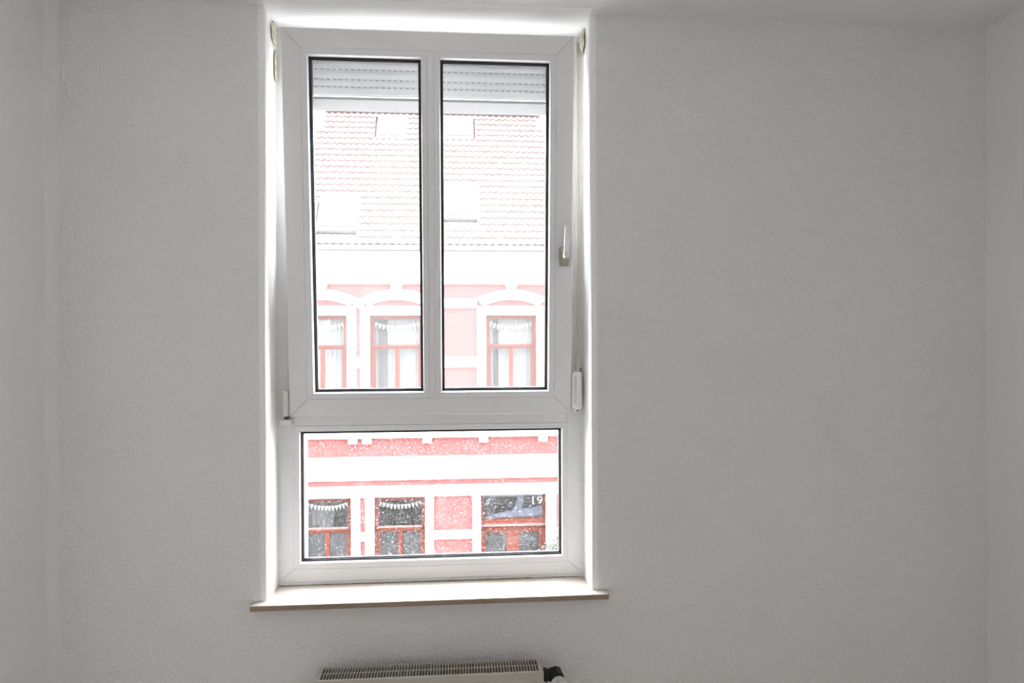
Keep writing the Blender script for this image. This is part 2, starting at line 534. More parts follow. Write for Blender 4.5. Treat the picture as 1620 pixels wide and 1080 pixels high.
    # inner returns of the rails that line the opening
rail([(ix0 + 0.0004, 1.3635), (ix1 - 0.0004, 1.3635), (ix1 - 0.0004, 1.4145), (ix0 + 0.0004, 1.4145)], FY, FY + 0.0095).build('transom', M['upvc'], window)
ret = MB()
ret.grid_holes([ix0 - 0.001, ix1 + 0.001], [1.410, iz1 + 0.001], [(ix0 + 0.0005, ix1 - 0.0005, 1.4150, iz1 - 0.0005)], FY + 0.0095, FY + 0.0702)
ret.build('rebate_lining', M['upvc'], window)
pb = MB().rbox(fx0 + 0.002, fx1 - 0.002, FY - 0.003, FY + 0.05, 0.8312, 0.8386, 0.001, 1)
pb.build('cover_strip', M['upvc'], window)
# glazing of the lower light
beads(-0.5475, 0.378, 0.8835, 1.3630, -0.5287, 0.3600, 0.9022, 1.3440, FY - 0.001, 0.016, 0.0022, window)
ring(-0.5270, 0.3583, 0.9039, 1.3424, 0.0052, FY + 0.0155, FY + 0.0195).build('gasket', M['rubber'], window)
MB().box(-0.538, 0.369, FY + 0.0195, FY + 0.0235, 0.893, 1.353).build('glass_pane', M['glass_clean'], window)
ring(-0.540, 0.371, 0.891, 1.355, 0.0210, FY + 0.0237, FY + 0.036).build('glass_spacer', M['spacer'], window)
MB().box(-0.538, 0.369, FY + 0.0362, FY + 0.040, 0.893, 1.353).build('glass_pane', M['glass_low'], window)
# outer lip of the fixed frame around the lower light
ring(-0.545, 0.376, 0.886, 1.360, 0.012, FY + 0.0402, FY + 0.0700).build('outer_lip', M['upvc'], window)

# lower hinge bearing and its rusty pin
hb = MB().rbox(-0.585, -0.5505, 0.108, 0.136, 1.3690, 1.3880, 0.003, 2)
h1 = hb.build('hinge_bearing', M['upvc'], window, smooth=True)
MB().tube([(-0.566, 0.119, 1.386), (-0.566, 0.119, 1.401)], 0.0075, 10).build('hinge_pin', M['rust'], h1)
MB().rbox(-0.5755, -0.5585, 0.104, 0.134, 1.3985, 1.4845, 0.003, 2).build('hinge_cover', M['beige'], window, smooth=True)
# yellowed expanding foam in the upper corners
def blob(cx, cy, cz, sx, sy, sz, seed):
    rnd = random.Random(seed)
    bm = bmesh.new()
    bmesh.ops.create_icosphere(bm, subdivisions=3, radius=1.0)
    ph = [rnd.random() * 6 for _ in range(6)]
    for v in bm.verts:
        k = 1 + 0.16 * math.sin(5 * v.co.x + ph[0]) + 0.14 * math.sin(7 * v.co.z + ph[1]) + 0.1 * math.sin(11 * v.co.y + ph[2] + 6 * v.co.z)
        v.co = (cx + v.co.x * sx * k, cy + v.co.y * sy * k, cz + v.co.z * sz * k)
    bm.verts.index_update()
    mb = MB().add([v.co[:] for v in bm.verts], [[v.index for v in f.verts] for f in bm.faces])
    bm.free()
    return mb


blob(-0.594, 0.095, 2.655, 0.006, 0.03, 0.035, 1).build('sealing_foam', M['foam'], window, smooth=True)
blob(-0.594, 0.115, 2.56, 0.0035, 0.016, 0.055, 2).build('sealing_foam', M['foam'], window, smooth=True)
blob(0.4265, 0.09, 2.655, 0.007, 0.03, 0.035, 3).build('sealing_foam', M['foam'], window, smooth=True)

# --- tilted sash, built upright in its own frame (x, y outwards, z up) and leaned into the room
SL = 1.2516
sash = MB()
sash.grid_holes([-0.535, 0.367], [0.020, SL - 0.02], [(-0.487, -0.101, 0.068, 1.182), (-0.0645, 0.3205, 0.068, 1.182)], 0.008, 0.062)
sash = sash.build('sash', M['upvc'], window)
sash.location = (0, 0.115, 1.397)
sash.rotation_euler = (R(4.353), 0, 0)
so = mitre(-0.555, 0.388, 0.0, SL, -0.4945, 0.3280, 0.0585, 1.189)
for side in ('left', 'right', 'bottom', 'top'):
    rail(so[side], 0.0, 0.0082, 0.0022).build('sash_rail', M['upvc'], sash)
rail([(-0.0935, 0.0592), (-0.0720, 0.0592), (-0.0720, 1.1883), (-0.0935, 1.1883)], 0.0004, 0.0082).build('mullion', M['upvc'], sash)
for a, b, wa, wb in ((-0.4945, -0.0937, -0.4757, -0.1118), (-0.0718, 0.3280, -0.0540, 0.3100)):
    beads(a, b, 0.0588, 1.1887, wa, wb, 0.0765, 1.1700, -0.001, 0.018, 0.0030, sash)
    k0, k1, kz0, kz1 = wa + 0.0024, wb - 0.0024, 0.0790, 1.1676
    ring(k0, k1, kz0, kz1, 0.0055, 0.0175, 0.0205).build('gasket', M['rubber'], sash)
    MB().box(wa - 0.009, wb + 0.009, 0.0205, 0.0245, 0.0675, 1.179).build('glass_pane', M['glass_clean'], sash)
    ring(wa - 0.009, wb + 0.009, 0.0675, 1.179, 0.0205, 0.0247, 0.038).build('glass_spacer', M['spacer'], sash)
    MB().box(wa - 0.009, wb + 0.009, 0.0382, 0.042, 0.0675, 1.179).build('glass_pane', M['glass_up'], sash)
# handle turned up into the tilt position
MB().rbox(0.3435, 0.3740, -0.012, 0.001, 0.5010, 0.5640, 0.003, 3).build('handle_plate', M['steel'], sash, smooth=True)
lv = MB()
sect = []
prof = [(-0.012, 0.532, 0.0085, 0.0085), (-0.030, 0.532, 0.0085, 0.0085), (-0.043, 0.534, 0.0095, 0.0100), (-0.052, 0.545, 0.0098, 0.0075),
        (-0.054, 0.570, 0.0096, 0.0052), (-0.052, 0.600, 0.0090, 0.0046), (-0.048, 0.626, 0.0080, 0.0042), (-0.046, 0.632, 0.0060, 0.0030)]
vs, fs = [], []
seg = 12
for q, (y, z, hw, hd) in enumerate(prof):
    # ring across the lever: starts facing the sash, ends facing up
    if q == 0 or q == 1: dirv = Vector((0, -1, 0))
    elif q == 2: dirv = Vector((0, -0.75, 0.66))
    elif q == 3: dirv = Vector((0, -0.25, 0.97))
    else: dirv = Vector((0, 0.04, 1))
    dirv.normalize()
    side = Vector((1, 0, 0)); nb = side.cross(dirv)
    cx = 0.3590 + 0.004 * max(0, (z - 0.532)) / 0.12
    for k in range(seg):
        a = 2 * math.pi * k / seg
        ca, sa = math.cos(a), math.sin(a)
        px = math.copysign(abs(ca) ** 0.5, ca) * hw
        pn = math.copysign(abs(sa) ** 0.5, sa) * hd
        vs.append(Vector((cx, y, z)) + side * px + nb * pn)
for q in range(len(prof) - 1):
    fs += [(q * seg + k, q * seg + (k + 1) % seg, (q + 1) * seg + (k + 1) % seg, (q + 1) * seg + k) for k in range(seg)]
fs += [tuple(range(seg)), tuple((len(prof) - 1) * seg + k for k in range(seg))]
lv.add(vs, fs)
lv.build('handle_lever', M['chrome'], sash, smooth=True)

# ------------------------------------------------------------------ roller shutter strap and winder
wd = root('shutter_winder', (0.407, 0.134, 1.41), 'white rounded plastic strap winder box on the right side of the window frame', 'strap winder')
bs = (0.407, 0.134, 1.41)
MB().rbox(0.3905, 0.4235, 0.088, 0.134, 1.4115, 1.5400, 0.012, 4).build('winder_case', M['plastic'], wd, bs, smooth=True)
MB().rbox(0.3945, 0.4015, 0.0845, 0.092, 1.430, 1.522, 0.002, 2).build('cover_ridge', M['beige'], wd, bs, smooth=True)
MB().rbox(0.398, 0.4235, 0.118, 0.1345, 1.400, 1.4135, 0.003, 2).build('fixing_lug', M['plastic'], wd, bs, smooth=True)
MB().tube([(0.4115, 0.1185, 1.405), (0.4115, 0.1165, 1.405)], 0.0028, 10).build('screw', M['black'], wd, bs)
MB().tube([(0.421, 0.122, 1.5380), (0.421, 0.122, 1.552)], 0.004, 8).build('guide_pin', M['rust'], wd, bs)
st = MB()
N = 24
vs = []
for i in range(N + 1):
    z = 1.535 + (2.665 - 1.535) * i / N
    y = 0.116 + 0.004 * math.sin(3.1 * i / N)
    tw = 0.25 + 0.25 * i / N
    for s in (-1, 1):
        for th in (-0.0006, 0.0006):
            vs.append((0.4135 + s * 0.0068 * math.cos(tw) - th * math.sin(tw) + 0.003 * i / N, y + s * 0.0068 * math.sin(tw) + th, z))
fs = []
for i in range(N):
    a, b = i * 4, i * 4 + 4
    fs += [(a, a + 2, b + 2, b), (a + 1, b + 1, b + 3, a + 3), (a, b, b + 1, a + 1), (a + 2, a + 3, b + 3, b + 2)]
fs += [(0, 1, 3, 2), (4 * N, 4 * N + 2, 4 * N + 3, 4 * N + 1)]
st.add(vs, fs).build('pull_strap', M['strap'], wd, bs, smooth=True)

# ------------------------------------------------------------------ roller shutter, nearly wound up
rs = root('roller_shutter', (-0.08, 0.25, 2.51), 'white roller shutter rolled almost fully up outside the top of the window', 'roller shutter')
bs = (-0.08, 0.25, 2.51)
sx0, sx1 = -0.572, 0.412
def slat(z0, z1, first):
    prof = []
    n = 6
    for i in range(n + 1):
        a = i / n
        prof.append((0.2475 - 0.0045 * math.sin(math.pi * a), z0 + 0.008 + (z1 - z0 - 0.008) * a))
    prof += [(0.256, z1), (0.256, z0 + 0.008)]
    s = MB().prism(prof, sx0, sx1, 'x').build('shutter_slat', M['shutter'], rs, bs, smooth=True)
    hs = []
    x = sx0 + 0.012
    while x < sx1 - 0.02:
        hs.append((x, x + 0.0115, z0 + 0.0028, z0 + 0.0062))
        x += 0.0212
    MB().grid_holes([sx0, sx1], [z0, z0 + 0.0085], hs, 0.2478, 0.2515).build('slotted_strip', M['shutter'], s, bs)
    MB().box(sx0, sx1, 0.2535, 0.2545, z0 + 0.001, z0 + 0.008).build('slot_backing', M['dark'], s, bs)


for z0, z1 in ((2.5375, 2.5640), (2.5640, 2.5990), (2.5990, 2.6370), (2.6370, 2.6750)):
    slat(z0, z1, False)
MB().rbox(sx0, sx1, 0.2415, 0.256, 2.5135, 2.5370, 0.002, 2).build('bottom_rail', M['shutter'], rs, bs)
MB().box(sx0, sx1, 0.244, 0.254, 2.5085, 2.5115).build('sealing_lip', M['shutter'], rs, bs)
for a, b in ((-0.584, -0.5315), (0.3755, 0.424)):
    MB().grid_holes([a, b], [0.845, 2.79], [(a + 0.012, b - 0.002, 0.85, 2.785)] if a > 0 else [(a + 0.002, b - 0.012, 0.85, 2.785)], 0.232, 0.2405).build('guide_rail', M['shutter'], rs, bs)
    MB().box(*((b - 0.013, b) if a < 0 else (a, a + 0.013)), 0.2405, 0.266, 0.845, 2.51).build('guide_rail', M['shutter'], rs, bs)

# ------------------------------------------------------------------ radiator
bs = (-0.085, -0.095, 0.0)
rad = root('radiator', bs, 'cream panel radiator with slotted top grille on the wall below the window sill', 'radiator')
rx0, rx1, ry0, ry1, rz = -0.426, 0.257, -0.139, -0.056, 0.640
yw = lambda x: 0.0     # runs parallel to the wall
# top grille: two rows of slots
gr = MB()
hs = []
n = 74
pw = (rx1 - 0.012 - rx0 - 0.012) / n
for i in range(n):
    x = rx0 + 0.012 + pw * i
    hs += [(x + 0.0014, x + pw - 0.0014, ry0 + 0.006, ry0 + 0.040), (x + 0.0014, x + pw - 0.0014, ry0 + 0.045, ry1 - 0.004)]
gr.grid_holes([rx0, rx1], [ry0 + 0.001, ry1], hs, 0, 0.0022)
gr.v = [(p[0], p[2], rz - p[1]) for p in gr.v]
gr.build('top_grille', M['rad'], rad, bs)
# front sheet with a rolled top lip and a raised field
fp = MB()
fp.rbox(rx0 - 0.002, rx1 + 0.001, ry0 - 0.003, ry0 + 0.001, 0.06, rz + 0.0005, 0.0015, 2)
fp.build('front_panel', M['rad'], rad, bs, smooth=True)
ff = MB()
a0, a1, c0, c1 = rx0 + 0.02, rx1 - 0.022, 0.08, rz - 0.022
ff.add([(a0, ry0 - 0.003, c0), (a1, ry0 - 0.003, c0), (a1, ry0 - 0.003, c1), (a0, ry0 - 0.003, c1),
        (a0 + 0.006, ry0 - 0.008, c0 + 0.006), (a1 - 0.006, ry0 - 0.008, c0 + 0.006), (a1 - 0.006, ry0 - 0.008, c1 - 0.006), (a0 + 0.006, ry0 - 0.008, c1 - 0.006)],
       [(4, 5, 6, 7), (0, 1, 5, 4), (1, 2, 6, 5), (2, 3, 7, 6), (3, 0, 4, 7), (3, 2, 1, 0)])
ff.build('raised_field', M['rad'], rad, bs)
for xa in (rx0 - 0.0005, rx1 - 0.0015):
    MB().box(xa, xa + 0.002, ry0 + 0.001, ry1, 0.06, rz - 0.0015).build('side_panel', M['rad'], rad, bs)
MB().box(rx0 + 0.002, rx1 - 0.002, ry1 - 0.004, ry1, 0.06, rz - 0.004).build('back_plate', M['rad'], rad, bs)
fin = MB()      # folded convector sheet behind the front panel
zz = []
m = 70
for i in range(m + 1):
    x = rx0 + 0.02 + (rx1 - rx0 - 0.04) * i / m
    zz.append((x, -0.085 if i % 2 else -0.115))
v2 = [(p[0], p[1], 0.08) for p in zz] + [(p[0], p[1], rz - 0.03) for p in zz]
fin.add(v2, [(i, i + 1, i + m + 2, i + m + 1) for i in range(m)])
fin.build('convector_fins', M['rad_dark'], rad, bs)
for xb in (-0.33, 0.16):
    MB().box(xb, xb + 0.03, ry1, 0.001, 0.10, rz - 0.05).build('wall_bracket', M['rad'], rad, bs)
# valve, black adapter and white thermostat head
tv = (0.286, -0.095, 0.604)
va = MB().tube([(rx1 - 0.003, tv[1], tv[2] + 0.002), (tv[0] - 0.014, tv[1], tv[2] + 0.002)], 0.0105, 12)
va.rbox(tv[0] - 0.024, tv[0] - 0.009, tv[1] - 0.017, tv[1] + 0.017, tv[2] - 0.013, tv[2] + 0.021, 0.005, 2)
valve = va.build('valve_body', M['black'], rad, bs, smooth=True)
va2 = MB()
pr = [(tv[0] - 0.012, 0.016), (tv[0] + 0.0, 0.022), (tv[0] + 0.012, 0.024), (tv[0] + 0.024, 0.019)]
va2.tube([(p[0], tv[1] + 0.006, tv[2]) for p in pr], 0.01, 8, [p[1] for p in pr])
va2.tube([(tv[0] + 0.016, tv[1] + 0.02, tv[2]), (tv[0] + 0.020, tv[1] - 0.018, tv[2] - 0.003)], 0.022, 8)
va2.build('adapter', M['black'], valve, bs)
MB().tube([(tv[0] + 0.01, tv[1] + 0.01, tv[2]), (tv[0] + 0.01, tv[1] + 0.01, 0.0)], 0.0075, 10).build('supply_pipe', M['rad'], rad, bs, smooth=True)
# thermostat head: cage of ribs behind a domed cap, axis into the room
hx, hy, hz = 0.3070, -0.108, 0.5880
ax = Vector((0.10, -0.985, -0.12)).normalized()
side = ax.cross(Vector((0, 0, 1))).normalized()
upv = side.cross(ax)


def headpt(a, r, l):
    return Vector((hx, hy, hz)) + ax * l + (side * math.cos(a) + upv * math.sin(a)) * r


seg = 30
hd = MB()
prf = [(0.012, 0.000), (0.0215, 0.000), (0.0245, 0.004), (0.0250, 0.012)]
prf2 = [(0.0255, 0.034), (0.0260, 0.050), (0.0255, 0.064), (0.0225, 0.074), (0.015, 0.080), (0.004, 0.082)]


def revolve(mb, prf):
    o = [[headpt(2 * math.pi * k / seg, r, l) for k in range(seg)] for r, l in prf]
    vs = [p for q in o for p in q]
    fs = []
    for i in range(len(prf) - 1):
        fs += [(i * seg + k, i * seg + (k + 1) % seg, (i + 1) * seg + (k + 1) % seg, (i + 1) * seg + k) for k in range(seg)]
    fs += [tuple(range(seg)), tuple((len(prf) - 1) * seg + k for k in range(seg))]
    mb.add(vs, fs)


revolve(hd, prf + [(0.016, 0.0125)])
revolve(hd, [(0.016, 0.0335)] + prf2)
head = hd.build('thermostat_head', M['plastic'], rad, bs, smooth=True)
tag(head, 'white ribbed thermostat head')
rb = MB()
for k in range(seg):
    a0, a1 = 2 * math.pi * (k - 0.27) / seg, 2 * math.pi * (k + 0.27) / seg
    q = [headpt(a0, 0.0175, 0.011), headpt(a1, 0.0175, 0.011), headpt(a1, 0.0252, 0.011), headpt(a0, 0.0252, 0.011),
         headpt(a0, 0.0175, 0.035), headpt(a1, 0.0175, 0.035), headpt(a1, 0.0257, 0.035), headpt(a0, 0.0257, 0.035)]
    rb.add(q, [(0, 1, 2, 3), (7, 6, 5, 4), (0, 4, 5, 1), (1, 5, 6, 2), (2, 6, 7, 3), (3, 7, 4, 0)])
o = rb.build('vent_ribs', M['plastic'], head, bs); o['kind'] = 'stuff'
co = MB()
revolve(co, [(0.017, 0.010), (0.017, 0.036)])
co.build('sensor_core', M['black'], head, bs)

# ------------------------------------------------------------------ street
GZ = -4.60
S('street', MB().box(-40, 40, 0.412, 11.0, GZ - 0.3, GZ - 0.12), M['street'])
S('pavement', MB().box(-40, 40, 11.0, 30.0, GZ - 0.3, GZ), M['paving'])

# ------------------------------------------------------------------ the house across the street
HY = 12.8
bs = (-0.6, HY, GZ)
house = root('townhouse', bs, 'pink and white stucco townhouse with red tiled roof across the street', 'building')
HX0, HX1 = -4.4, 3.2
up_win = [(-3.45, -2.375), (-1.885, -0.735), (0.63, 1.74)]
lo_win = [(-3.36, -2.30), (-1.81, -0.71)]
door_x = (0.50, 1.94)
UZ0, UZ1, LZ0, LZ1, DZ1 = 0.20, 2.185, -3.60, -1.77, -1.74
holes = [(a, b, UZ0, UZ1) for a, b in up_win] + [(a, b, LZ0, LZ1) for a, b in lo_win] + [(door_x[0], door_x[1], GZ + 0.1, DZ1)]
wl = MB().grid_holes([HX0, HX1], [GZ, 3.7], holes, HY, HY + 0.35)
wall = wl.build('house_wall', M['pink'], house, bs)


def T(name, x0, x1, z0, z1, proud=0.05, m=None, parent=None):
    return MB().box(x0, x1, HY - proud, HY + 0.01, z0, z1).build(name, m or M['trim'], parent or house, bs)


MB().box(HX0, HX1, HY + 1.6, HY + 1.65, GZ, 3.7).build('room_wall', M['inside'], house, bs)
MB().box(HX0, HX1, HY + 0.35, HY + 1.6, -0.2, 0.0).build('house_storey', M['inside'], house, bs)
# cornice with stepped profile and the gutter
MB().prism([(HY + 0.01, 2.86), (HY - 0.06, 2.86), (HY - 0.06, 3.22), (HY - 0.12, 3.26), (HY - 0.12, 3.36), (HY - 0.24, 3.44), (HY - 0.29, 3.52), (HY - 0.29, 3.575), (HY + 0.01, 3.575)], HX0, HX1, 'x').build('cornice', M['trim'], house, bs)
dz = -0.07
gp = [(HY - 0.30, 3.72), (HY - 0.31, 3.64), (HY - 0.36, 3.60), (HY - 0.42, 3.63), (HY - 0.44, 3.73), (HY - 0.425, 3.73), (HY - 0.405, 3.645), (HY - 0.36, 3.62), (HY - 0.32, 3.65), (HY - 0.315, 3.72)]
MB().prism([(p[0], p[1] + dz) for p in gp], HX0, HX1, 'x').build('gutter', M['gutter'], house, bs)
# window hoods: raised segmental arches with keystones, white lintel under a pink tympanum
for a, b in up_win:
    c = (a + b) / 2

    def arc(apex, half, end, n=14):
        d = apex - end
        r = (half * half + d * d) / (2 * d)
        return [(c + half * (2 * i / n - 1), apex - r + math.sqrt(r * r - (half * (2 * i / n - 1)) ** 2)) for i in range(n + 1)]
    o1, i1 = arc(2.745, 0.785, 2.545), arc(2.525, 0.60, 2.385)
    pts = o1 + [(o1[-1][0], 2.36), (i1[-1][0] + 0.001, 2.36)] + i1[::-1] + [(i1[0][0] - 0.001, 2.36), (o1[0][0], 2.36)]
    mb = MB()
    top = o1
    # strip mesh so the concave band triangulates cleanly
    n = len(o1)
    vs = []
    for i in range(n):
        for y in (HY - 0.07, HY + 0.01):
            vs += [(o1[i][0], y, o1[i][1]), (i1[i][0], y, i1[i][1])]
    fs = []
    for i in range(n - 1):
        p, q = 4 * i, 4 * i + 4
        fs += [(p, q, q + 1, p + 1), (p + 2, p + 3, q + 3, q + 2), (p, p + 2, q + 2, q), (p + 1, q + 1, q + 3, p + 3)]
    fs += [(0, 1, 3, 2), (4 * n - 4, 4 * n - 2, 4 * n - 1, 4 * n - 3)]
    mb.add(vs, fs)
    mb.build('hood_mould', M['trim'], house, bs)
    MB().prism([(c - 0.085, 2.52), (c + 0.085, 2.52), (c + 0.115, 2.80), (c + 0.135, 2.862), (c - 0.135, 2.862), (c - 0.115, 2.80)], HY - 0.09, HY + 0.01, 'y').build('keystone', M['trim'], house, bs)
    T('lintel', a - 0.20, b + 0.20, UZ1, 2.385, 0.05)
    for x0, x1 in ((a - 0.20, a), (b, b + 0.20)):
        T('jamb', x0, x1, UZ0, UZ1, 0.05)
# belt between hoods
for x0, x1 in ((-0.535, 0.43), (1.94, HX1), (HX0, -3.70)):
    T('belt_course', x0, x1, 2.345, 2.555, 0.05)
T('belt_course', -2.235, -1.99, 2.335, 2.56, 0.046)
for x0, x1 in ((-2.175, -2.085), (-0.535, 0.43), (1.94, HX1), (HX0, -3.65)):
    T('belt_course', x0, x1, 1.05, 1.28, 0.045)
# sill band of the upper storey with paired brackets
MB().prism([(HY + 0.01, -0.47), (HY - 0.10, -0.47), (HY - 0.10, -0.30), (HY - 0.05, -0.26), (HY - 0.05, 0.06), (HY - 0.12, 0.10), (HY - 0.12, 0.195), (HY + 0.01, 0.20)], HX0, HX1, 'x').build('sill_band', M['trim'], house, bs)
for x in (-3.77, -3.56, -2.35, -2.05, -0.755, 0.47, 1.78, 2.9):
    MB().box(x, x + 0.19, HY - 0.09, HY + 0.01, -0.59, -0.46).build('bracket', M['trim'], house, bs)
MB().prism([(HY + 0.01, -1.385), (HY - 0.06, -1.385), (HY - 0.08, -1.33), (HY - 0.08, -1.0), (HY - 0.12, -0.95), (HY - 0.12, -0.885), (HY + 0.01, -0.88)], HX0, HX1, 'x').build('belt_course', M['trim'], house, bs)
T('frieze', HX0, HX1, -1.755, -1.515, 0.05)
for x0, x1 in ((-3.55, -3.36), (-2.30, -2.11), (-2.00, -1.81), (-0.71, -0.525), (0.315, 0.50), (1.94, 2.165)):
    T('jamb', x0, x1, GZ, -1.755, 0.05)
for x0, x1 in ((-2.11, -2.00), (-0.525, 0.315), (2.165, HX1), (HX0, -3.55)):
    T('belt_course', x0, x1, -2.70, -2.515, 0.045)


def house_window(a, b, z0, z1, tr0, tr1, lower):
    """red timber window: frame with transom and mullion; panes and hangings are its sub-parts"""
    y0, y1 = HY + 0.07, HY + 0.13
    c = (a + b) / 2
    fw = 0.085
    hs = [(a + fw, b - fw, tr1, z1 - fw), (a + fw + 0.03, c - 0.045, z0 + 0.08, tr0), (c + 0.045, b - fw - 0.03, z0 + 0.08, tr0)]
    w = MB().grid_holes([a, b], [z0, z1], hs, y0, y1)
    w = w.build('window', M['redwood'], house, bs)
    MB().box(a + fw, b - fw, y0 - 0.035, y0 + 0.005, tr1 - 0.05, tr1 - 0.002).build('transom_moulding', M['redwood'], w, bs)
    if lower:
        MB().box(a + fw - 0.01, b - fw + 0.01, y0 - 0.045, y0 + 0.03, tr1 - 0.004, tr1 + 0.026).build('weather_ledge', M['ledge'], w, bs)
    for h in hs:
        MB().box(h[0] - 0.01, h[1] + 0.01, y0 + 0.03, y0 + 0.034, h[2] - 0.01, h[3] + 0.01).build('pane', M['far_glass'], w, bs)
    return w


def curtain(x0, x1, z0, z1, y, m, parent, waves=9, amp=0.006, name='curtain'):
    n = waves * 6
    mb = MB()
    vs = []
    for i in range(n + 1):
        x = x0 + (x1 - x0) * i / n
        yy = y + amp * math.sin(2 * math.pi * waves * i / n) + amp * 0.5 * math.sin(5.1 * i / 6)
        for z in (z0, z1):
            vs += [(x, yy, z), (x, yy + 0.004, z)]
    fs = []
    for i in range(n):
        p, q = 4 * i, 4 * i + 4
        fs += [(p, q, q + 2, p + 2), (p + 1, p + 3, q + 3, q + 1), (p, p + 1, q + 1, q), (p + 2, q + 2, q + 3, p + 3)]
    fs += [(0, 2, 3, 1), (4 * n, 4 * n + 1, 4 * n + 3, 4 * n + 2)]
    mb.add(vs, fs)
    return mb.build(name, m, parent, bs, smooth=True)


for i, (a, b) in enumerate(up_win):
    w = house_window(a, b, UZ0, UZ1, 1.455, 1.545, False)
    # light curtains with a gap on the left of the top light
    g0, g1 = [(0.22, 0.34), (0.14, 0.31), (0.15, 0.26)][i]
    W = b - a
    curtain(a + 0.07, a + W * g0, UZ0 + 0.02, UZ1 - 0.03, HY + 0.24, M['net'], w, 2)
    curtain(a + W * g1, b - 0.07, UZ0 + 0.02, UZ1 - 0.03, HY + 0.24, M['net'], w, 7)
    curtain(a + W * g0, a + W * g1, UZ0 + 0.02, UZ1 - 0.03, HY + 0.32, M['shade'], w, 2)  # grey sheet added in the gap to paint its dim tone
for i, (a, b) in enumerate(lo_win):
    w = house_window(a, b, LZ0, LZ1, -2.535, -2.435, True)
    MB().box(a + 0.07, b - 0.07, HY + 0.135, HY + 0.139, LZ0 + 0.03, -2.49).build('window_film', M['grey_blind'], w, bs)
    if i == 0:
        curtain(a + 0.05, a + 0.62, -2.5, LZ1 - 0.03, HY + 0.30, M['shade'], w, 4)

# front door with glazed leaf, moulded transom and a numbered fanlight
a, b = door_x
c = (a + b) / 2 + 0.0
y0 = HY + 0.10
hs = [(a + 0.06, b - 0.06, -2.33, DZ1 - 0.015), (0.615, 1.075, -4.0, -2.625), (1.355, 1.80, -4.0, -2.625)]
door = MB().grid_holes([a, b], [GZ + 0.1, DZ1], hs, y0, y0 + 0.06).build('front_door', M['redwood'], house, bs)
MB().prism([(y0 + 0.01, -2.50), (y0 - 0.02, -2.50), (y0 - 0.05, -2.47), (y0 - 0.05, -2.42), (y0 - 0.02, -2.40), (y0 - 0.02, -2.35), (y0 + 0.01, -2.335)], a, b, 'x').build('transom_moulding', M['redwood'], door, bs)
MB().box(a, b, y0 - 0.07, y0 + 0.01, -2.472, -2.425).build('weather_ledge', M['ledge'], door, bs)
for h in hs:
    MB().box(h[0] - 0.01, h[1] + 0.01, y0 + 0.03, y0 + 0.034, h[2] - 0.01, h[3] + 0.01).build('pane', M['far_glass'], door, bs)
for h in hs[1:]:
    MB().box(h[0] - 0.01, h[1] + 0.01, y0 + 0.062, y0 + 0.066, h[2] - 0.01, h[3] + 0.01).build('window_film', M['grey_blind'], door, bs)
# reflection in the fanlight, built as pale blue bands behind the pane
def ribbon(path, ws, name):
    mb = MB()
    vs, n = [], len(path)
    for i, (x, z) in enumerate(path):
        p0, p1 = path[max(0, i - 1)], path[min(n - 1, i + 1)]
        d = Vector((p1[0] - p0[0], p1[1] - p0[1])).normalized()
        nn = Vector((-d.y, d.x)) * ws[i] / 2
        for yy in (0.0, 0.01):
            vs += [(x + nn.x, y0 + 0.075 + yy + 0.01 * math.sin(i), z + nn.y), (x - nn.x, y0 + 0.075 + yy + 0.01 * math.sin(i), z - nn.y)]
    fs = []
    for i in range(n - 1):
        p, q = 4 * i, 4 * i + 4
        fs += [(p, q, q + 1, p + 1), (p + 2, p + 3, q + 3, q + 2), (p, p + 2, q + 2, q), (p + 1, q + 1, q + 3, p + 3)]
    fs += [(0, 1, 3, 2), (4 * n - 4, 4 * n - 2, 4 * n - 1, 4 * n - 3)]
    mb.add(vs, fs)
    mb.build(name, M['blue_reflection'], door, bs, smooth=True)


ribbon([(0.53, -2.07), (0.62, -2.00), (0.72, -1.92), (0.84, -1.83), (0.98, -1.76)], [0.04, 0.06, 0.075, 0.085, 0.09], 'fanlight_reflection')
ribbon([(1.375, -1.75), (1.375, -1.90), (1.365, -2.03), (1.33, -2.14), (1.26, -2.22)], [0.12, 0.13, 0.15, 0.17, 0.16], 'fanlight_reflection')
ribbon([(0.60, -2.335), (0.80, -2.29), (1.05, -2.25), (1.30, -2.225), (1.60, -2.20), (1.88, -2.165)], [0.05, 0.09, 0.13, 0.17, 0.19, 0.21], 'fanlight_reflection')
ct = bpy.data.curves.new('number_text', 'FONT')
ct.body = '19'
ct.size = 0.23
ct.extrude = 0.002
ct.align_x = 'CENTER'
to = bpy.data.objects.new('number_text', ct)
COL.objects.link(to)
dg = bpy.context.evaluated_depsgraph_get()
nm = bpy.data.meshes.new_from_object(to.evaluated_get(dg))
bpy.data.objects.remove(to)
nm.transform(Matrix.Translation(Vector((1.745, y0 + 0.026, -2.01)) - Vector(bs)) @ Matrix.Rotation(R(90), 4, 'X') @ Matrix.Diagonal((1.35, 1, 1, 1)))
nm.materials.clear(); nm.materials.append(M['number'])
no = bpy.data.objects.new('house_number', nm)
COL.objects.link(no); no.parent = door

# ---- roof: hipped, 55 degrees, pantiles
RA = R(55)
E0 = Vector((0, HY - 0.35, 3.68))
UPV = Vector((0, math.cos(RA), math.sin(RA)))
NRM = Vector((0, -math.sin(RA), math.cos(RA)))
RL = 4.42
HIP = 0.26


def rp(x, s, h=0.0):
    return E0 + Vector((x, 0, 0)) + UPV * s + NRM * h


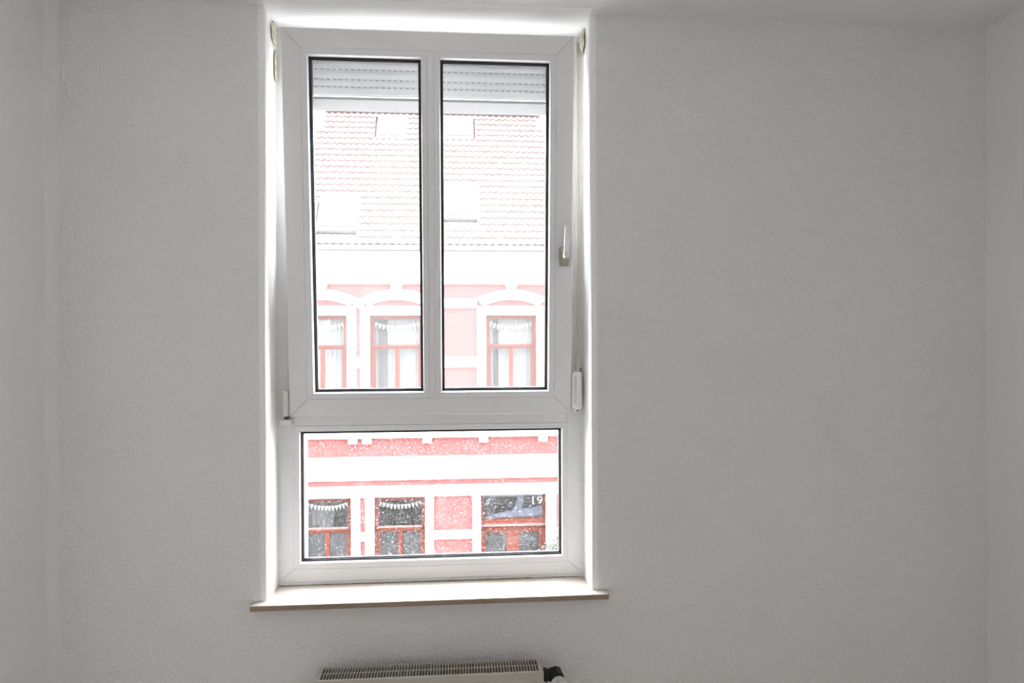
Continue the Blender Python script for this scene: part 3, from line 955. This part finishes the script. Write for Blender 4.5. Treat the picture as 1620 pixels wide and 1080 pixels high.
xa, xb = HX0 + 0.05, HX1 - 0.05
rm = MB()
c4 = [rp(xa, 0, -0.06), rp(xb, 0, -0.06), rp(xb - HIP * RL, RL, -0.06), rp(xa + HIP * RL, RL, -0.06)]
back = [Vector((p.x, 2 * c4[2].y - p.y, p.z)) for p in c4]
rm.add(c4 + back[:2], [(0, 1, 2, 3), (4, 3, 2, 5), (0, 3, 4), (1, 5, 2), (0, 4, 5, 1)])
roof = rm.build('roof', M['tile'], house, bs)
TP, TW = 0.2005, 0.152
lights = [(-2.92, -2.18, 0.44, 1.25), (-0.27, 0.44, 0.84, 1.64), (-1.84, -1.27, 3.48, 4.12), (-0.23, 0.34, 3.51, 4.14)]
# one pantile in roof coordinates (x, s, h)
n = 8
prof = []
for i in range(n + 1):
    a = i / n
    prof.append((TW * 1.12 * a, 0.020 * math.cos(2 * math.pi * a) + 0.020))
tv_, tf_ = [], []
for s, lift in ((-0.035, 0.034), (0.235, 0.002)):
    for h2 in (0.0, -0.014):
        tv_ += [(x, s, h + lift + h2) for x, h in prof]
q = n + 1
for i in range(n):
    tf_ += [(i, i + 1, 2 * q + i + 1, 2 * q + i), (q + i, 3 * q + i, 3 * q + i + 1, q + i + 1), (i, q + i, q + i + 1, i + 1), (2 * q + i, 2 * q + i + 1, 3 * q + i + 1, 3 * q + i)]
tf_ += [(0, 2 * q, 3 * q, q), (n, q + n, 3 * q + n, 2 * q + n)]
tm = bpy.data.meshes.new('roof_tile')
tm.from_pydata([Vector((x, 0, 0)) + UPV * s + NRM * h for x, s, h in tv_], [], tf_)
tm.materials.append(M['tile'])
bm = bmesh.new(); bm.from_mesh(tm); bmesh.ops.recalc_face_normals(bm, faces=bm.faces[:]); bm.to_mesh(tm); bm.free()
tm.polygons.foreach_set('use_smooth', [True] * len(tm.polygons))
tm.set_sharp_from_angle(angle=R(50))
rest = MB()
placed = 0
for r in range(22):
    s = 0.005 + r * TP
    x = xa + HIP * s + 0.02
    off = (r % 2) * 0.0
    x = math.ceil(x / TW) * TW
    while x + TW < xb - HIP * s:
        if not any(l[0] - 0.06 < x + TW / 2 < l[1] + 0.06 and l[2] - 0.16 < s + 0.1 < l[3] + 0.05 for l in lights):
            jx, jh = random.uniform(-0.004, 0.004), random.uniform(0, 0.005)
            p = rp(x + jx, s + random.uniform(-0.004, 0.004), jh)
            if -3.12 < x < 1.98 and placed < 300:
                o = bpy.data.objects.new('roof_tile', tm)
                COL.objects.link(o)
                o.parent = roof
                o.location = p
                o.location -= Vector(bs)
                o.location += Vector((0, 0, 0))
                placed += 1
            else:
                rest.add([p + Vector((v.co.x, v.co.y, v.co.z)) for v in tm.vertices], [tuple(f.vertices) for f in tm.polygons])
        x += TW
# tile children are placed relative to the house base (the roof mesh has no offset of its own)
rt = rest.build('upper_tiles', M['tile'], roof, bs, smooth=True)
rt['kind'] = 'stuff'
# ridge caps
rc = MB()
x = xa + HIP * RL
while x < xb - HIP * RL:
    pp = rp(x, RL, 0.0)
    pts = [(pp.y + 0.13 * math.cos(R(k)), pp.z - 0.03 + 0.10 * math.sin(R(k))) for k in range(0, 181, 30)]
    rc = MB().prism(pts, x, x + 0.37, 'x')
    rc.build('ridge_tile', M['tile'], roof, bs)
    x += 0.38
for x0, x1, s0, s1 in lights:
    vs = []
    for h in (-0.02, 0.10):
        vs += [rp(x0, s0, h), rp(x1, s0, h), rp(x1, s1, h), rp(x0, s1, h)]
    sk = MB().add(vs, [(0, 3, 2, 1), (4, 5, 6, 7), (0, 1, 5, 4), (1, 2, 6, 5), (2, 3, 7, 6), (3, 0, 4, 7)]).build('rooflight', M['rooflight'], house, bs)
    vs = []
    for h in (-0.03, 0.055):
        vs += [rp(x0 - 0.075, s0 - 0.10, h), rp(x1 + 0.075, s0 - 0.10, h), rp(x1 + 0.075, s1 + 0.14, h), rp(x0 - 0.075, s1 + 0.14, h)]
    MB().add(vs, [(0, 3, 2, 1), (4, 5, 6, 7), (0, 1, 5, 4), (1, 2, 6, 5), (2, 3, 7, 6), (3, 0, 4, 7)]).build('flashing', M['rooflight'], sk, bs)
    g = 0.07
    vs = [rp(x0 + g, s0 + g, 0.104), rp(x1 - g, s0 + g, 0.104), rp(x1 - g, s1 - g, 0.104), rp(x0 + g, s1 - g, 0.104),
          rp(x0 + g, s0 + g, 0.098), rp(x1 - g, s0 + g, 0.098), rp(x1 - g, s1 - g, 0.098), rp(x0 + g, s1 - g, 0.098)]
    MB().add(vs, [(0, 1, 2, 3), (7, 6, 5, 4), (0, 4, 5, 1), (1, 5, 6, 2), (2, 6, 7, 3), (3, 7, 4, 0)]).build('pane', M['net'], sk, bs)

# ------------------------------------------------------------------ bunting in the house windows
def flag_mesh(s):
    pts = [(-0.029 * s, 0), (0.029 * s, 0), (0.026 * s, -0.045 * s), (0.013 * s, -0.082 * s), (0, -0.105 * s), (-0.013 * s, -0.082 * s), (-0.026 * s, -0.045 * s)]
    return MB().prism(pts, -0.001, 0.001, 'y')


fm = flag_mesh(1.0).build('flag', M['flag'])
fmesh = fm.data
bpy.data.objects.remove(fm)


def garland(a, b, z, sag, n, y, label, group):
    c = (a + b) / 2
    r = root('bunting_garland', (c, y, z), label, 'bunting', group)
    f = lambda u: z - sag * (1 - (2 * u - 1) ** 2)
    MB().tube([(a + (b - a) * i / 16, y + 0.004, f(i / 16)) for i in range(17)], 0.004, 5).build('string', M['flag'], r, (c, y, z))
    for i in range(n):
        u = (i + 0.5) / n
        o = bpy.data.objects.new('flag', fmesh)
        COL.objects.link(o)
        o.parent = r
        o.location = (a + (b - a) * u - c, 0, f(u) - z)
        o.rotation_euler = (0, math.atan(-(4 * sag * (2 * u - 1)) / (b - a)) * 0.8, 0)


gy = HY + 0.15
for (a, b), lab in zip(lo_win, ('white paper bunting across the lower house window at the left frame edge', 'white paper bunting across the lower house window beside the pink strip and wall panel')):
    garland(a + 0.09, b - 0.09, LZ1 - 0.115, 0.085, 12, gy, lab, 'paper bunting in the house windows')
for (a, b), lab in zip(up_win, ('faint white bunting in the upper house window cut off by the left pane edge', 'faint white bunting in the upper house window left of the sash mullion', 'faint white bunting in the upper house window right of the sash mullion')):
    garland(a + 0.09, b - 0.09, UZ1 - 0.14, 0.10, 12, gy, lab, 'paper bunting in the house windows')

# ------------------------------------------------------------------ flowering shrub by the house door
bp_ = (2.12, 12.35, GZ)
sh = root('flowering_shrub', bp_, 'pale flowering shrub in front of the house beside the red front door', 'shrub')
rnd = random.Random(11)
tk = MB()
for k in range(6):
    a = 2 * math.pi * k / 6
    tk.tube([(bp_[0] + 0.02 * math.cos(a), bp_[1] + 0.02 * math.sin(a), GZ), (bp_[0] + 0.08 * math.cos(a), bp_[1] + 0.06 * math.sin(a), GZ + 0.8), (bp_[0] + 0.2 * math.cos(a), bp_[1] + 0.15 * math.sin(a), GZ + 1.6)], 0.015, 6, [0.02, 0.014, 0.006])
tk.build('stem', M['bark'], sh, bp_)


def leaves(n, size, m, name, zlo):
    mb = MB()
    for _ in range(n):
        while True:
            p = Vector((rnd.uniform(-1, 1), rnd.uniform(-1, 1), rnd.uniform(-1, 1)))
            if 0.55 < p.length < 1: break
        lump = 1 + 0.22 * math.sin(6 * p.x + 2 * p.z) + 0.15 * math.sin(9 * p.z + 4 * p.y)
        q = Vector((bp_[0] + p.x * 0.40 * lump, bp_[1] + p.y * 0.28 * lump, GZ + 1.43 + p.z * 0.60 * lump))
        d = (p + Vector((rnd.uniform(-.7, .7), rnd.uniform(-.7, .7), rnd.uniform(-.3, .9)))).normalized()
        s = d.orthogonal().normalized()
        up = d.cross(s)
        ang = rnd.random() * 6.28
        s, up = s * math.cos(ang) + up * math.sin(ang), up * math.cos(ang) - s * math.sin(ang)
        L = size * rnd.uniform(0.7, 1.2)
        mb.add([q, q + s * L * 0.28 + up * L * 0.4 + d * 0.008, q + up * L, q - s * L * 0.28 + up * L * 0.4 + d * 0.008], [(0, 1, 2), (0, 2, 3)])
    o = mb.build(name, m, sh, bp_)
    o['kind'] = 'stuff'


leaves(1500, 0.085, M['leaf'], 'foliage', 0)
leaves(900, 0.07, M['blossom'], 'blossom', 0)
